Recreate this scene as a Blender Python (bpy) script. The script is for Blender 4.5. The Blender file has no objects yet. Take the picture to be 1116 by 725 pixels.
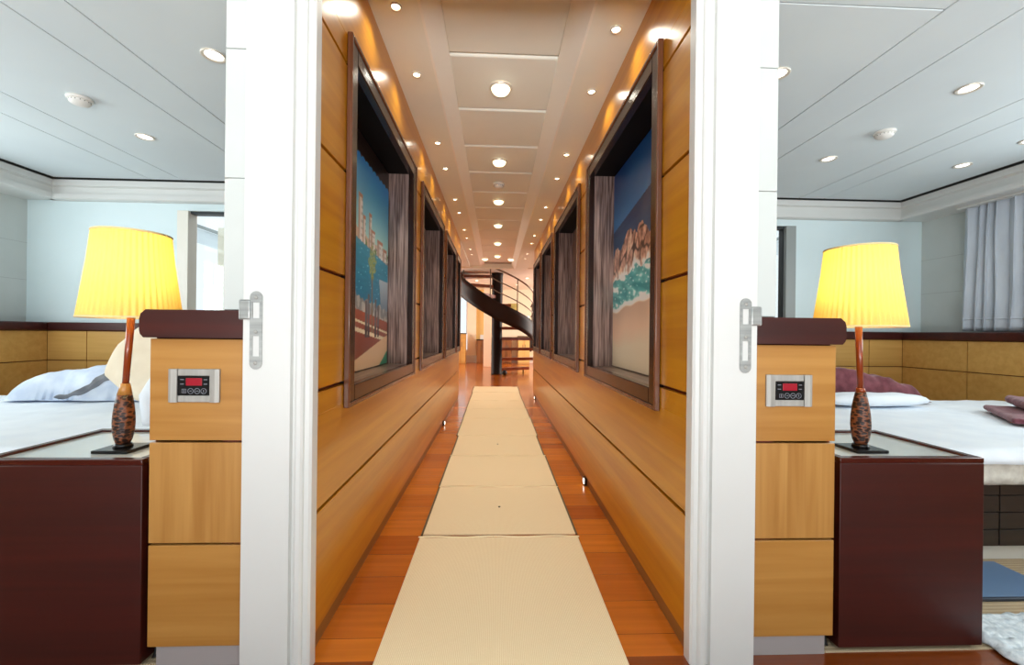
import bpy, bmesh, math, random
from mathutils import Vector, Matrix, noise
R = math.radians
PI = math.pi
random.seed(7)
SC = bpy.context.scene
COL = SC.collection

# ------------------------------------------------------------------ materials
def srgb(r, g, b):
    f = lambda c: (c/255/12.92) if c/255 <= .04045 else ((c/255+.055)/1.055)**2.4
    return (f(r), f(g), f(b), 1)

def mat(name, col, rough=.5, metal=0, coat=0, spec=.5, sheen=0):
    m = bpy.data.materials.new(name); m.use_nodes = True
    b = m.node_tree.nodes['Principled BSDF']
    b.inputs['Base Color'].default_value = col
    b.inputs['Roughness'].default_value = rough
    b.inputs['Metallic'].default_value = metal
    b.inputs['Coat Weight'].default_value = coat
    b.inputs['Coat Roughness'].default_value = .12
    b.inputs['Specular IOR Level'].default_value = spec
    b.inputs['Sheen Weight'].default_value = sheen
    return m

def nodes(m):
    nt = m.node_tree
    return nt, nt.nodes, nt.links, nt.nodes['Principled BSDF']

def coords(nt, scale, rot=(0, 0, 0)):
    tc = nt.nodes.new('ShaderNodeTexCoord'); mp = nt.nodes.new('ShaderNodeMapping')
    mp.inputs['Scale'].default_value = scale; mp.inputs['Rotation'].default_value = rot
    nt.links.new(tc.outputs['Object'], mp.inputs['Vector'])
    return mp.outputs['Vector']

def ramp(nt, fac, stops):
    r = nt.nodes.new('ShaderNodeValToRGB'); e = r.color_ramp.elements
    while len(e) < len(stops): e.new(.5)
    for k, (p, c) in enumerate(stops): e[k].position = p; e[k].color = c
    nt.links.new(fac, r.inputs['Fac'])
    return r.outputs['Color']

def bump(m, height, strength=.2, dist=.01):
    nt, n, l, b = nodes(m)
    bp = n.new('ShaderNodeBump'); bp.inputs['Strength'].default_value = strength; bp.inputs['Distance'].default_value = dist
    l.new(height, bp.inputs['Height']); l.new(bp.outputs['Normal'], b.inputs['Normal'])

def wood(name, c1, c2, grain, rough=.28, coat=.3, fine=1.0, contrast=(.3, .7)):
    """grain: axis index along which the fibres run"""
    m = mat(name, c1, rough, coat=coat)
    nt, n, l, b = nodes(m)
    s = [26*fine]*3; s[grain] = 1.1*fine
    v = coords(nt, s)
    t = n.new('ShaderNodeTexNoise'); t.inputs['Scale'].default_value = 1; t.inputs['Detail'].default_value = 5
    t.inputs['Distortion'].default_value = .35
    l.new(v, t.inputs['Vector'])
    c = ramp(nt, t.outputs['Fac'], [(contrast[0], c2), (contrast[1], c1)])
    l.new(c, b.inputs['Base Color'])
    return m

def noisy(name, c1, c2, scale, rough=.6, bstr=0, detail=4, **k):
    m = mat(name, c1, rough, **k); nt, n, l, b = nodes(m)
    v = coords(nt, scale if isinstance(scale, tuple) else (scale,)*3)
    t = n.new('ShaderNodeTexNoise'); t.inputs['Scale'].default_value = 1; t.inputs['Detail'].default_value = detail
    l.new(v, t.inputs['Vector'])
    l.new(ramp(nt, t.outputs['Fac'], [(.35, c2), (.65, c1)]), b.inputs['Base Color'])
    if bstr: bump(m, t.outputs['Fac'], bstr, .004)
    return m

def weave(name, c1, c2, sx, sy, rough=.9):
    m = mat(name, c1, rough, spec=.1); nt, n, l, b = nodes(m)
    va = coords(nt, (1, 1, 1))
    w1 = n.new('ShaderNodeTexWave'); w1.bands_direction = 'X'; w1.inputs['Scale'].default_value = sx; w1.inputs['Distortion'].default_value = .6
    w1.inputs['Detail Scale'].default_value = 8
    w2 = n.new('ShaderNodeTexWave'); w2.bands_direction = 'Y'; w2.inputs['Scale'].default_value = sy; w2.inputs['Distortion'].default_value = .6
    l.new(va, w1.inputs['Vector']); l.new(va, w2.inputs['Vector'])
    ad = n.new('ShaderNodeMath'); ad.operation = 'MULTIPLY'
    l.new(w1.outputs['Fac'], ad.inputs[0]); l.new(w2.outputs['Fac'], ad.inputs[1])
    l.new(ramp(nt, ad.outputs[0], [(0, c2), (.6, c1)]), b.inputs['Base Color'])
    t = n.new('ShaderNodeTexNoise'); t.inputs['Scale'].default_value = 150; t.inputs['Detail'].default_value = 3; l.new(va, t.inputs['Vector'])
    sm = n.new('ShaderNodeMath'); sm.operation = 'ADD'; l.new(ad.outputs[0], sm.inputs[0]); l.new(t.outputs['Fac'], sm.inputs[1])
    bump(m, sm.outputs[0], .45, .003)
    return m

def emit(name, col, strength, base=(1, 1, 1, 1)):
    m = mat(name, base, .3); nt, n, l, b = nodes(m)
    b.inputs['Emission Color'].default_value = col; b.inputs['Emission Strength'].default_value = strength
    return m

HONEY1, HONEY2 = srgb(190, 138, 70), srgb(170, 116, 50)
M = {}
M['panel_y'] = wood('honey veneer, grain along corridor', srgb(208, 144, 28), srgb(184, 116, 16), 1, .28, .25, .8)
M['panel_x'] = wood('honey veneer, level grain', HONEY1, HONEY2, 0, .35, .2, .9)
M['panel_z'] = wood('honey veneer, upright grain', srgb(194, 144, 78), srgb(166, 114, 52), 2, .35, .2, 1.2)
M['panel_pale'] = wood('pale honey veneer', srgb(214, 170, 98), srgb(200, 154, 82), 0, .4, .1, .8)
M['groove'] = mat('dark red groove', srgb(104, 34, 18), .5)
M['mahogany'] = wood('dark red mahogany', srgb(66, 16, 9), srgb(50, 11, 6), 0, .42, .0, 1.0)
M['mahogany_cap'] = wood('mahogany cap', srgb(70, 20, 13), srgb(52, 14, 10), 0, .34, .0, 1.0)
M['mahogany_rim'] = wood('mahogany rim', srgb(72, 24, 17), srgb(56, 18, 12), 0, .22, .2, 1.0)
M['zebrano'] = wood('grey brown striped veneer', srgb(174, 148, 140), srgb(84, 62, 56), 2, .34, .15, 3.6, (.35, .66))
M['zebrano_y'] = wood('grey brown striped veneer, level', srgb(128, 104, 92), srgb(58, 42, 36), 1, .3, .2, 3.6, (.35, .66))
M['frame'] = wood('dark brown frame', srgb(50, 27, 20), srgb(34, 18, 13), 2, .25, .15, 1.5)
M['frame_edge'] = wood('red brown frame edge', srgb(126, 80, 56), srgb(96, 58, 38), 2, .25, .3, 1.5)
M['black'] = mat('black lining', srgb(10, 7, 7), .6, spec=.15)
M['white'] = noisy('white paint', srgb(217, 218, 215), srgb(214, 215, 212), 3, .38)
M['whitepanel'] = noisy('white wall panel', srgb(202, 207, 204), srgb(198, 203, 200), 4, .42)
M['wallcool'] = noisy('cabin wall paint', srgb(222, 238, 241), srgb(218, 235, 238), 2, .5)
M['joint'] = mat('grey joint', srgb(176, 178, 176), .6)
M['ceil'] = noisy('cabin ceiling panel', srgb(218, 228, 231), srgb(212, 222, 226), (1.2, 1.2, 1), .55)
M['ceil_joint'] = mat('ceiling joint', srgb(150, 155, 158), .6)
M['soffit'] = noisy('warm white corridor ceiling', srgb(240, 244, 236), srgb(237, 241, 233), 2, .42)
M['tray'] = noisy('warm white tray panel', srgb(240, 241, 230), srgb(235, 236, 225), 2, .5)
M['trayedge'] = mat('satin tray edge', srgb(248, 248, 240), .6)
M['gap'] = mat('shadow gap black', srgb(40, 40, 36), .7)
M['steel'] = noisy('brushed steel', srgb(176, 178, 176), srgb(150, 152, 150), (4, 4, 60), .38, metal=.75)
M['alu'] = noisy('satin aluminium', srgb(176, 174, 168), srgb(160, 158, 152), (60, 4, 4), .5, metal=.3)
M['kick'] = mat('grey kickboard', srgb(176, 172, 172), .45, metal=.25)
M['kickwood'] = wood('brown kickboard', srgb(150, 104, 52), srgb(128, 86, 40), 1, .4, .1)
M['darkplate'] = mat('dark control plate', srgb(16, 16, 18), .2)
M['icon'] = mat('grey icon', srgb(120, 122, 130), .5)
M['led'] = emit('red display', srgb(190, 10, 40), .55, srgb(90, 5, 20))
M['lens'] = emit('lit warm lens', (1, .86, .62, 1), 9)
M['lens_big'] = emit('lit warm lens of centre lights', (1, .84, .5, 1), 2.6)
M['lens_cool'] = emit('lit lens', (1, .93, .8, 1), 5)
M['lens_pale'] = emit('lit pale lens', (1, .95, .88, 1), 2.2)
M['ring'] = mat('white metal ring', srgb(225, 218, 205), .3, metal=.3)
M['detector'] = mat('white plastic', srgb(232, 230, 224), .4)
M['vent'] = mat('dark slot', srgb(70, 68, 66), .6)
M['glass'] = None
M['runner'] = weave('woven beige runner', srgb(252, 238, 206), srgb(226, 202, 160), 58, 84)
M['hem'] = mat('pale hem', srgb(238, 222, 182), .8)
M['edge'] = mat('dark green brown edge binding', srgb(92, 78, 50), .9)
M['carpet'] = weave('tan cabin carpet', srgb(200, 180, 150), srgb(168, 146, 116), 40, 18)
M['rug'] = noisy('white shaggy rug', srgb(232, 238, 240), srgb(196, 206, 212), 60, .95, .8, 6, spec=.1)
M['bluemat'] = mat('blue mat', srgb(98, 126, 160), .4)
M['darkrim'] = mat('dark mat rim', srgb(38, 46, 60), .5)
M['sheet'] = noisy('white bed linen', srgb(238, 243, 248), srgb(230, 236, 243), 6, .8, .15, spec=.2)
M['fluff'] = noisy('cream fleece', srgb(228, 224, 212), srgb(198, 192, 180), 22, .95, .9, 6, spec=.1)
M['pillow'] = noisy('beige pillow cotton', srgb(238, 224, 200), srgb(228, 212, 186), 7, .85, .15, spec=.2)
M['bluegrey'] = noisy('blue grey quilt', srgb(222, 231, 244), srgb(198, 210, 230), 9, .85, .3, spec=.2)
M['greyband'] = noisy('grey quilt fold', srgb(140, 142, 146), srgb(112, 114, 120), 14, .9, .3)
M['burgundy'] = noisy('burgundy fleece', srgb(126, 70, 78), srgb(98, 50, 58), 16, .95, .5, 5, sheen=.3, spec=.1)
M['mauve'] = noisy('mauve towelling', srgb(140, 84, 92), srgb(112, 62, 72), 40, .95, .6, 5, sheen=.3, spec=.1)
M['darkslat'] = wood('dark brown slatted base', srgb(40, 26, 18), srgb(22, 14, 10), 0, .5, .1, 1.4)
M['plinth'] = mat('grey white plinth', srgb(206, 204, 196), .5)
M['curtain'] = noisy('blue grey satin curtain', srgb(198, 207, 217), srgb(180, 190, 201), (8, 8, 2), .5, .1, sheen=.2)
M['stem'] = wood('orange brown turned wood', srgb(150, 66, 24), srgb(124, 50, 18), 2, .3, .3, 1.5)
M['lampbase'] = mat('dark bronze plate', srgb(30, 28, 28), .22, metal=.4)
M['glasstop'] = mat('pale glass top', srgb(200, 206, 208), .08, coat=.5)
M['column'] = mat('near black painted column', srgb(24, 7, 6), .5, spec=.25)
M['tread'] = wood('red brown tread', srgb(140, 66, 34), srgb(112, 48, 24), 0, .35, .2)
M['stringer'] = mat('dark red brown stringer', srgb(30, 9, 8), .55, spec=.3)
M['rail'] = mat('satin steel rail', srgb(120, 108, 96), .3, metal=.7)
M['cream'] = mat('cream paint', srgb(240, 228, 204), .5)
M['ochre'] = mat('ochre wall', srgb(224, 190, 120), .5)
M['brownbox'] = wood('brown cabinet', srgb(150, 98, 52), srgb(112, 68, 34), 2, .4)
M['outside'] = mat('white painted deck', srgb(225, 232, 236), .5)
M['mullion'] = mat('grey white window frame', srgb(238, 234, 222), .4)
M['mullion_grey'] = mat('grey window frame', srgb(150, 156, 154), .4)
M['rubber'] = mat('dark seal', srgb(40, 46, 50), .5)
M['cable'] = mat('black cable', srgb(20, 18, 18), .5)

def glass():
    m = bpy.data.materials.new('window glass'); m.use_nodes = True; nt = m.node_tree; nt.nodes.clear()
    o = nt.nodes.new('ShaderNodeOutputMaterial'); mx = nt.nodes.new('ShaderNodeMixShader')
    t = nt.nodes.new('ShaderNodeBsdfTransparent'); t.inputs['Color'].default_value = (.93, .97, .98, 1)
    g = nt.nodes.new('ShaderNodeBsdfGlossy'); g.inputs['Roughness'].default_value = .02
    mx.inputs[0].default_value = .07
    nt.links.new(t.outputs[0], mx.inputs[1]); nt.links.new(g.outputs[0], mx.inputs[2]); nt.links.new(mx.outputs[0], o.inputs[0])
    return m
M['glass'] = glass()

def shade_mat():
    m = bpy.data.materials.new('pleated yellow shade'); m.use_nodes = True; nt = m.node_tree; nt.nodes.clear()
    o = nt.nodes.new('ShaderNodeOutputMaterial'); mx = nt.nodes.new('ShaderNodeMixShader')
    t = nt.nodes.new('ShaderNodeBsdfTranslucent'); d = nt.nodes.new('ShaderNodeBsdfDiffuse')
    t.inputs['Color'].default_value = srgb(255, 213, 104); d.inputs['Color'].default_value = srgb(240, 218, 150)
    mx.inputs[0].default_value = .5
    nt.links.new(t.outputs[0], mx.inputs[1]); nt.links.new(d.outputs[0], mx.inputs[2]); nt.links.new(mx.outputs[0], o.inputs[0])
    return m
M['shade'] = shade_mat()
M['piping'] = mat('beige piping', srgb(238, 216, 160), .8)

def floor_mat(name, c1, c2):
    m = mat(name, srgb(150, 70, 20), .22, coat=.35); nt, n, l, b = nodes(m)
    v = coords(nt, (1, 1, 1))
    br = n.new('ShaderNodeTexBrick'); br.offset = .37; br.inputs['Scale'].default_value = 1
    br.inputs['Brick Width'].default_value = 1.7; br.inputs['Row Height'].default_value = .172
    br.inputs['Mortar Size'].default_value = .0012; br.inputs['Bias'].default_value = 0
    br.inputs['Color1'].default_value = c1; br.inputs['Color2'].default_value = c2
    br.inputs['Mortar'].default_value = srgb(92, 36, 8)
    l.new(v, br.inputs['Vector'])
    v2 = coords(nt, (1.6, 34, 1)); t = n.new('ShaderNodeTexNoise'); t.inputs['Scale'].default_value = 1; t.inputs['Detail'].default_value = 4
    l.new(v2, t.inputs['Vector'])
    mx = n.new('ShaderNodeMix'); mx.data_type = 'RGBA'; mx.blend_type = 'MULTIPLY'; mx.inputs['Factor'].default_value = .6
    l.new(br.outputs['Color'], mx.inputs['A'])
    l.new(ramp(nt, t.outputs['Fac'], [(.3, (.62, .55, .5, 1)), (.7, (1.05, 1, 1, 1))]), mx.inputs['B'])
    l.new(mx.outputs['Result'], b.inputs['Base Color'])
    return m
M['floor'] = floor_mat('red brown floor planks', srgb(204, 116, 30), srgb(162, 76, 15))
M['floor_dark'] = floor_mat('dark brown floor planks', srgb(134, 66, 26), srgb(104, 46, 16))

def carved_mat():
    """turned wood with dark oval gouges"""
    m = mat('speckled carved wood', srgb(150, 90, 50), .45); nt, n, l, b = nodes(m)
    v = coords(nt, (70, 70, 125))
    vo = n.new('ShaderNodeTexVoronoi'); vo.inputs['Scale'].default_value = 1; vo.inputs['Randomness'].default_value = .8
    l.new(v, vo.inputs['Vector'])
    l.new(ramp(nt, vo.outputs['Distance'], [(.46, srgb(34, 14, 9)), (.62, srgb(120, 68, 40))]), b.inputs['Base Color'])
    bump(m, vo.outputs['Distance'], .5, .004)
    return m
M['carved'] = carved_mat()

def picture_mat():
    m = mat('printed picture', (1, 1, 1, 1), .3); nt, n, l, b = nodes(m)
    a = n.new('ShaderNodeVertexColor'); a.layer_name = 'print'
    l.new(a.outputs['Color'], b.inputs['Base Color'])
    return m
M['picture'] = picture_mat()

# ------------------------------------------------------------------ mesh building
class MB:
    def __init__(s): s.bm = bmesh.new(); s.mats = []
    def mi(s, m):
        m = M[m] if isinstance(m, str) else m
        if m not in s.mats: s.mats.append(m)
        return s.mats.index(m)
    def box(s, x0, y0, z0, x1, y1, z1, m, bev=0, seg=2):
        x0, x1 = min(x0, x1), max(x0, x1); y0, y1 = min(y0, y1), max(y0, y1); z0, z1 = min(z0, z1), max(z0, z1)
        k = s.mi(m)
        vs = [s.bm.verts.new((x, y, z)) for x in (x0, x1) for y in (y0, y1) for z in (z0, z1)]
        fs = [s.bm.faces.new([vs[i] for i in q]) for q in ((0, 1, 3, 2), (4, 6, 7, 5), (0, 4, 5, 1), (2, 3, 7, 6), (0, 2, 6, 4), (1, 5, 7, 3))]
        for f in fs: f.material_index = k
        if bev:
            es = list({e for f in fs for e in f.edges})
            r = bmesh.ops.bevel(s.bm, geom=es, offset=bev, segments=seg, affect='EDGES', profile=.5)
            for f in r['faces']: f.material_index = k; f.smooth = True
        return s
    def prism(s, pts, axis, a, b, m, smooth=False):
        """pts 2D polygon in the two other axes (order x,y,z without axis), extruded a..b along axis"""
        k = s.mi(m)
        def P(p, t):
            q = list(p); q.insert(axis, t); return q
        A = [s.bm.verts.new(P(p, a)) for p in pts]; B = [s.bm.verts.new(P(p, b)) for p in pts]
        n = len(pts)
        fs = [s.bm.faces.new(A), s.bm.faces.new(B[::-1])]
        for i in range(n):
            f = s.bm.faces.new([A[i], A[(i+1) % n], B[(i+1) % n], B[i]]); f.smooth = smooth; fs.append(f)
        for f in fs: f.material_index = k
        return s
    def lathe(s, prof, m, seg=32, c=(0, 0, 0), lean=(0, 0), cap=True, flute=0, nfl=0):
        k = s.mi(m); rings = []
        z0 = prof[0][1]; zl = max(prof[-1][1]-z0, 1e-6)
        for r, z in prof:
            t = (z-z0)/zl; ring = []
            for i in range(seg):
                a = 2*PI*i/seg; rr = r
                if flute: rr = r*(1+flute*math.cos(nfl*a))
                ring.append(s.bm.verts.new((c[0]+rr*math.cos(a)+lean[0]*t, c[1]+rr*math.sin(a)+lean[1]*t, c[2]+z)))
            rings.append(ring)
        for A, B in zip(rings, rings[1:]):
            for i in range(seg):
                f = s.bm.faces.new([A[i], A[(i+1) % seg], B[(i+1) % seg], B[i]]); f.smooth = True; f.material_index = k
        if cap:
            for rg in (rings[0][::-1], rings[-1]):
                f = s.bm.faces.new(rg); f.material_index = k
        return s
    def tube(s, pts, r, m, seg=8):
        k = s.mi(m); pts = [Vector(p) for p in pts]; rings = []
        for i, p in enumerate(pts):
            d = (pts[min(i+1, len(pts)-1)]-pts[max(i-1, 0)]).normalized()
            u = d.cross(Vector((0, 0, 1)))
            if u.length < 1e-3: u = Vector((1, 0, 0))
            u.normalize(); w = d.cross(u)
            rr = r[i] if isinstance(r, (list, tuple)) else r
            rings.append([s.bm.verts.new(p+rr*(u*math.cos(2*PI*j/seg)+w*math.sin(2*PI*j/seg))) for j in range(seg)])
        for A, B in zip(rings, rings[1:]):
            for j in range(seg):
                f = s.bm.faces.new([A[j], A[(j+1) % seg], B[(j+1) % seg], B[j]]); f.smooth = True; f.material_index = k
        for rg in (rings[0][::-1], rings[-1]): s.bm.faces.new(rg).material_index = k
        return s
    def grid(s, fn, nu, nv, m, smooth=True):
        k = s.mi(m)
        g = [[s.bm.verts.new(fn(i/nu, j/nv)) for j in range(nv+1)] for i in range(nu+1)]
        for i in range(nu):
            for j in range(nv):
                f = s.bm.faces.new([g[i][j], g[i+1][j], g[i+1][j+1], g[i][j+1]]); f.smooth = smooth; f.material_index = k
        return s
    def build(s, name, parent=None, loc=None):
        bmesh.ops.recalc_face_normals(s.bm, faces=s.bm.faces[:])
        me = bpy.data.meshes.new(name); s.bm.to_mesh(me); s.bm.free()
        for m in s.mats: me.materials.append(m)
        o = bpy.data.objects.new(name, me); COL.objects.link(o)
        if parent is not None: o.parent = parent
        if loc is not None: o.location = loc
        return o

def structure(name, mb):
    o = mb.build(name); o['kind'] = 'structure'; return o
def thing(name, label, cat, loc, group=None, rz=0):
    o = bpy.data.objects.new(name, None); COL.objects.link(o); o.empty_display_size = .1
    o.location = loc; o.rotation_euler = (0, 0, rz)
    return tag(o, label, cat, group)
def tag(o, label, cat, group=None):
    o['label'] = label; o['category'] = cat
    if group: o['group'] = group
    return o
def dup(root, loc, label, group=None, rz=None):
    r = root.copy(); COL.objects.link(r); r.location = loc; r['label'] = label
    if rz is not None: r.rotation_euler = (0, 0, rz)
    if group: r['group'] = group
    for ch in list(root.children):
        c = ch.copy(); COL.objects.link(c); c.parent = r
        for g in list(ch.children):
            d = g.copy(); COL.objects.link(d); d.parent = c
    return r
def solid(o, t, off=0, sub=0):
    md = o.modifiers.new('thick', 'SOLIDIFY'); md.thickness = t; md.offset = off
    if sub:
        sm = o.modifiers.new('soft', 'SUBSURF'); sm.levels = sub; sm.render_levels = sub
    return o
ORD = ['first', 'second', 'third', 'fourth', 'fifth', 'sixth', 'seventh', 'eighth', 'ninth', 'tenth', 'eleventh']

# ------------------------------------------------------------------ measures
XL, XR = -.553, .605          # corridor faces
CL, CR = -.812, .875          # cabin side of the corridor walls (white)
PL, PR = -1.017, 1.067        # front of the low furring along them
YP = 1.27                     # where the walls begin
ZC = 2.40
NICHES_L = [(1.555, 2.775), (3.05, 4.27), (4.50, 5.58), (5.74, 6.28)]
NICHES_R = [(1.525, 2.725), (3.02, 4.26), (4.50, 5.48), (5.66, 6.60)]
ENDL, ENDR = 6.34, 6.72
NZ0, NZ1 = .735, 2.075
GZ = [.055, .432, .812, 1.197, 1.583, 1.976]

# ------------------------------------------------------------------ floors
structure('floor_vestibule', MB().box(-4.6, -2.2, -.06, 4.6, 1.28, 0, 'floor_dark'))
structure('floor', MB().box(CL, 1.28, -.06, CR, 14.2, 0, 'floor')
          .box(-4, 6.9, -.06, CL, 14.2, 0, 'floor').box(CR, 6.9, -.06, 4, 14.2, 0, 'floor'))
structure('floor_left_cabin', MB().box(-4.6, 1.28, -.06, CL, 4.3, .004, 'carpet'))
structure('floor_right_cabin', MB().box(CR, 1.28, -.06, 4.6, 4.3, .004, 'carpet'))

# ------------------------------------------------------------------ corridor walls with grooved veneer panels and niche openings
def corridor_wall(side, X, core, niches, end, ztop):
    s = -1 if side == 'left' else 1
    b = MB(); g = .006; T = .018
    f, bk = X, X+s*T                      # veneer front / back
    depth = .172
    # carcass behind the veneer: bottom, top, piers between niches, back
    b.box(bk, YP+.012, 0, core, end, NZ0+.02, 'groove')
    b.box(bk, YP+.012, NZ1-.02, core, end, ztop+.05, 'groove')
    ys = [YP+.012]+[v for n in niches for v in n]+[end]
    for i in range(0, len(ys), 2):
        b.box(bk, ys[i], NZ0, core, ys[i+1], NZ1, 'groove')
    b.box(X+s*(depth+.004), YP+.012, NZ0, core, end, NZ1, 'groove')
    # kickboard
    b.box(X+s*.006, YP+.012, 0, bk, end, GZ[0], 'kickwood')
    # lower panels run the whole length; the second stops at the frames
    b.box(f, YP+.012, GZ[0], bk, end, GZ[1]-g, 'panel_y', .0015, 1)
    b.box(f, YP+.012, GZ[1]+g, bk, end, NZ0, 'panel_y', .0015, 1)
    b.box(f, YP+.012, NZ1, bk, end, ztop+.05, 'panel_y', .0015, 1)
    zs = [NZ0, GZ[2], GZ[3], GZ[4], GZ[5], NZ1]
    for i in range(0, len(ys), 2):
        for a, c in zip(zs, zs[1:]):
            b.box(f, ys[i], a+(g if a != NZ0 else 0), bk, ys[i+1], c-(g if c != NZ1 else 0), 'panel_y', .0012, 1)
    return structure('wall_corridor_'+side, b)
corridor_wall('left', XL, CL, NICHES_L, ENDL, 2.39)
corridor_wall('right', XR, CR, NICHES_R, ENDR, 2.33)

def niche(side, X, y0, y1, label):
    s = -1 if side == 'left' else 1
    root = thing('display_niche', label, 'niche', (X, (y0+y1)/2, NZ0), 'display niches along the corridor')
    h = (y1-y0)/2; H = NZ1-NZ0; w = .062
    # moulded frame: pale outer edge, dark flat inner band, standing 14 mm proud
    b = MB(); p = -s*.016
    for (a0, a1, c0, c1) in ((-h, -h+w, 0, H), (h-w, h, 0, H), (-h+w, h-w, 0, w), (-h+w, h-w, H-w, H)):
        b.box(p, a0, c0, s*.02, a1, c1, 'frame', .004)
    b.build('frame', root)
    e = MB(); q = -s*.022; t = .016
    for (a0, a1, c0, c1) in ((-h-t, -h, -t, H+t), (h, h+t, -t, H+t), (-h, h, -t, 0), (-h, h, H, H+t)):
        e.box(q, a0, c0, -s*.001, a1, c1, 'frame_edge', .004)
    e.build('frame_edge', root)
    d = s*.170; i = w-.004
    l = MB()
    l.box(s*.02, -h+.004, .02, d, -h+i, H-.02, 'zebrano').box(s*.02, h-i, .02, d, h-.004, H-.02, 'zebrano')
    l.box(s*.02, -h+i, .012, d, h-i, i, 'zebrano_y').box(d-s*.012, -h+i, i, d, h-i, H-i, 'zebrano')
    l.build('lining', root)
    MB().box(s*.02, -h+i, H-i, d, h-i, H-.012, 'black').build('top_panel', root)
    return root
for k, (a, c) in enumerate(NICHES_L):
    niche('left', XL, a, c, ['dark framed niche nearest the entrance on the left corridor wall, harbour picture inside',
        'second niche from the entrance in the left corridor wall, grey striped lining',
        'third niche from the entrance in the left corridor wall, grey striped lining',
        'narrow last niche of the left corridor wall, next to the staircase'][k])
for k, (a, c) in enumerate(NICHES_R):
    niche('right', XR, a, c, ['dark framed niche nearest the entrance on the right corridor wall, beach picture inside',
        'second niche from the entrance in the right corridor wall, grey striped lining',
        'third niche from the entrance in the right corridor wall, grey striped lining',
        'last niche of the right corridor wall, next to the stair treads'][k])

# pictures in the first niches
def lerp(a, b, t):
    t = max(0, min(1, t)); return tuple(a[i]+(b[i]-a[i])*t for i in range(3))
def N(x, y, z=0.): return noise.noise(Vector((x, y, z)))
def harbour(u, z):
    """u: 0 at the entrance end .. 1 at the far end, z height 0..1.26 above the sill"""
    Z = z+.79
    hill = 1.52+.06*N(u*7, 1)-.10*(u-.5)
    c = lerp((168, 206, 232), (12, 122, 222), (Z-1.45)/.42)
    if Z < hill:                                  # hillside town
        bx = math.floor(u*26); k = math.sin(bx*12.9)*.5+.5
        c = (214, 206, 196) if k > .55 else (176, 160, 146)
        if (math.floor(Z*70) % 3 == 0) and k > .3: c = (128, 126, 130)
        if N(u*18, Z*18) > .28: c = (82, 112, 70)
    for tx, tw, th in ((.50, .030, 1.70), (.555, .020, 1.60), (.655, .024, 1.64), (.70, .034, 1.56), (.83, .05, 1.53), (.93, .04, 1.50)):   # towers and houses
        if abs(u-tx) < tw and 1.36 < Z < th:
            c = (228, 216, 202) if u > tx-tw*.3 else (158, 138, 126)
            if Z > th-.018: c = (156, 112, 96)
            elif math.sin(u*420) > .55 and math.sin(Z*170) > .4: c = (120, 112, 112)
    shore = 1.46-.10*(u-.5)
    if Z < shore:
        c = lerp((18, 104, 138), (44, 134, 164), (Z-1.2)/.3+.35*N(u*9, Z*60))
        if N(u*30, Z*120, 3) > .55: c = (120, 180, 196)
    if Z < 1.30 and u > .82+.25*(1.30-Z): c = lerp((150, 168, 182), (96, 120, 140), (1.3-Z)/.15)
    quay = 1.10-.10*(u-.5)
    if Z < quay+.07+.03*N(u*22, 5): c = (112, 116, 120) if N(u*30, Z*14) > 0 else (148, 148, 146)
    if Z < quay:
        c = lerp((138, 74, 56), (112, 56, 44), (quay-Z)/.2)
        if 0 < (Z-.985+.12*(u-.5)) < .022 or 0 < (Z-1.035+.12*(u-.5)) < .012: c = (226, 186, 160)
        if Z < .885+.22*(u-.62): c = (226, 164, 130)
        if Z < .80+.5*(u-.86): c = (50, 124, 96)
    # a palm and walkers
    px = .70+.008*math.sin(Z*9)
    if abs(u-px) < .011 and .98 < Z < 1.36: c = (106, 92, 72)
    du, dz = (u-px), (Z-1.37)*.62
    rr, an = math.hypot(du, dz), math.atan2(dz, du)
    fr = .075*(.55+.45*abs(math.sin(an*4.5+.3)))*(1 if dz > -.02 else .8)
    if rr < fr and (N(u*120, Z*70, 1) > -.25): c = (104, 128, 74) if N(u*70, Z*50, 4) > 0 else (136, 150, 98)
    for wx, wh in ((.60, .20), (.64, .24), (.76, .22), (.81, .19)):
        if abs(u-wx) < .016+.008*N(Z*30, wx*50) and .955 < Z < .955+wh: c = (86, 82, 86) if Z > 1.02 else (60, 56, 60)
    top = 1.885+.014*abs(math.sin(u*PI*16))
    if Z > top: c = (26, 18, 18)                  # scalloped awning
    return c
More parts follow.
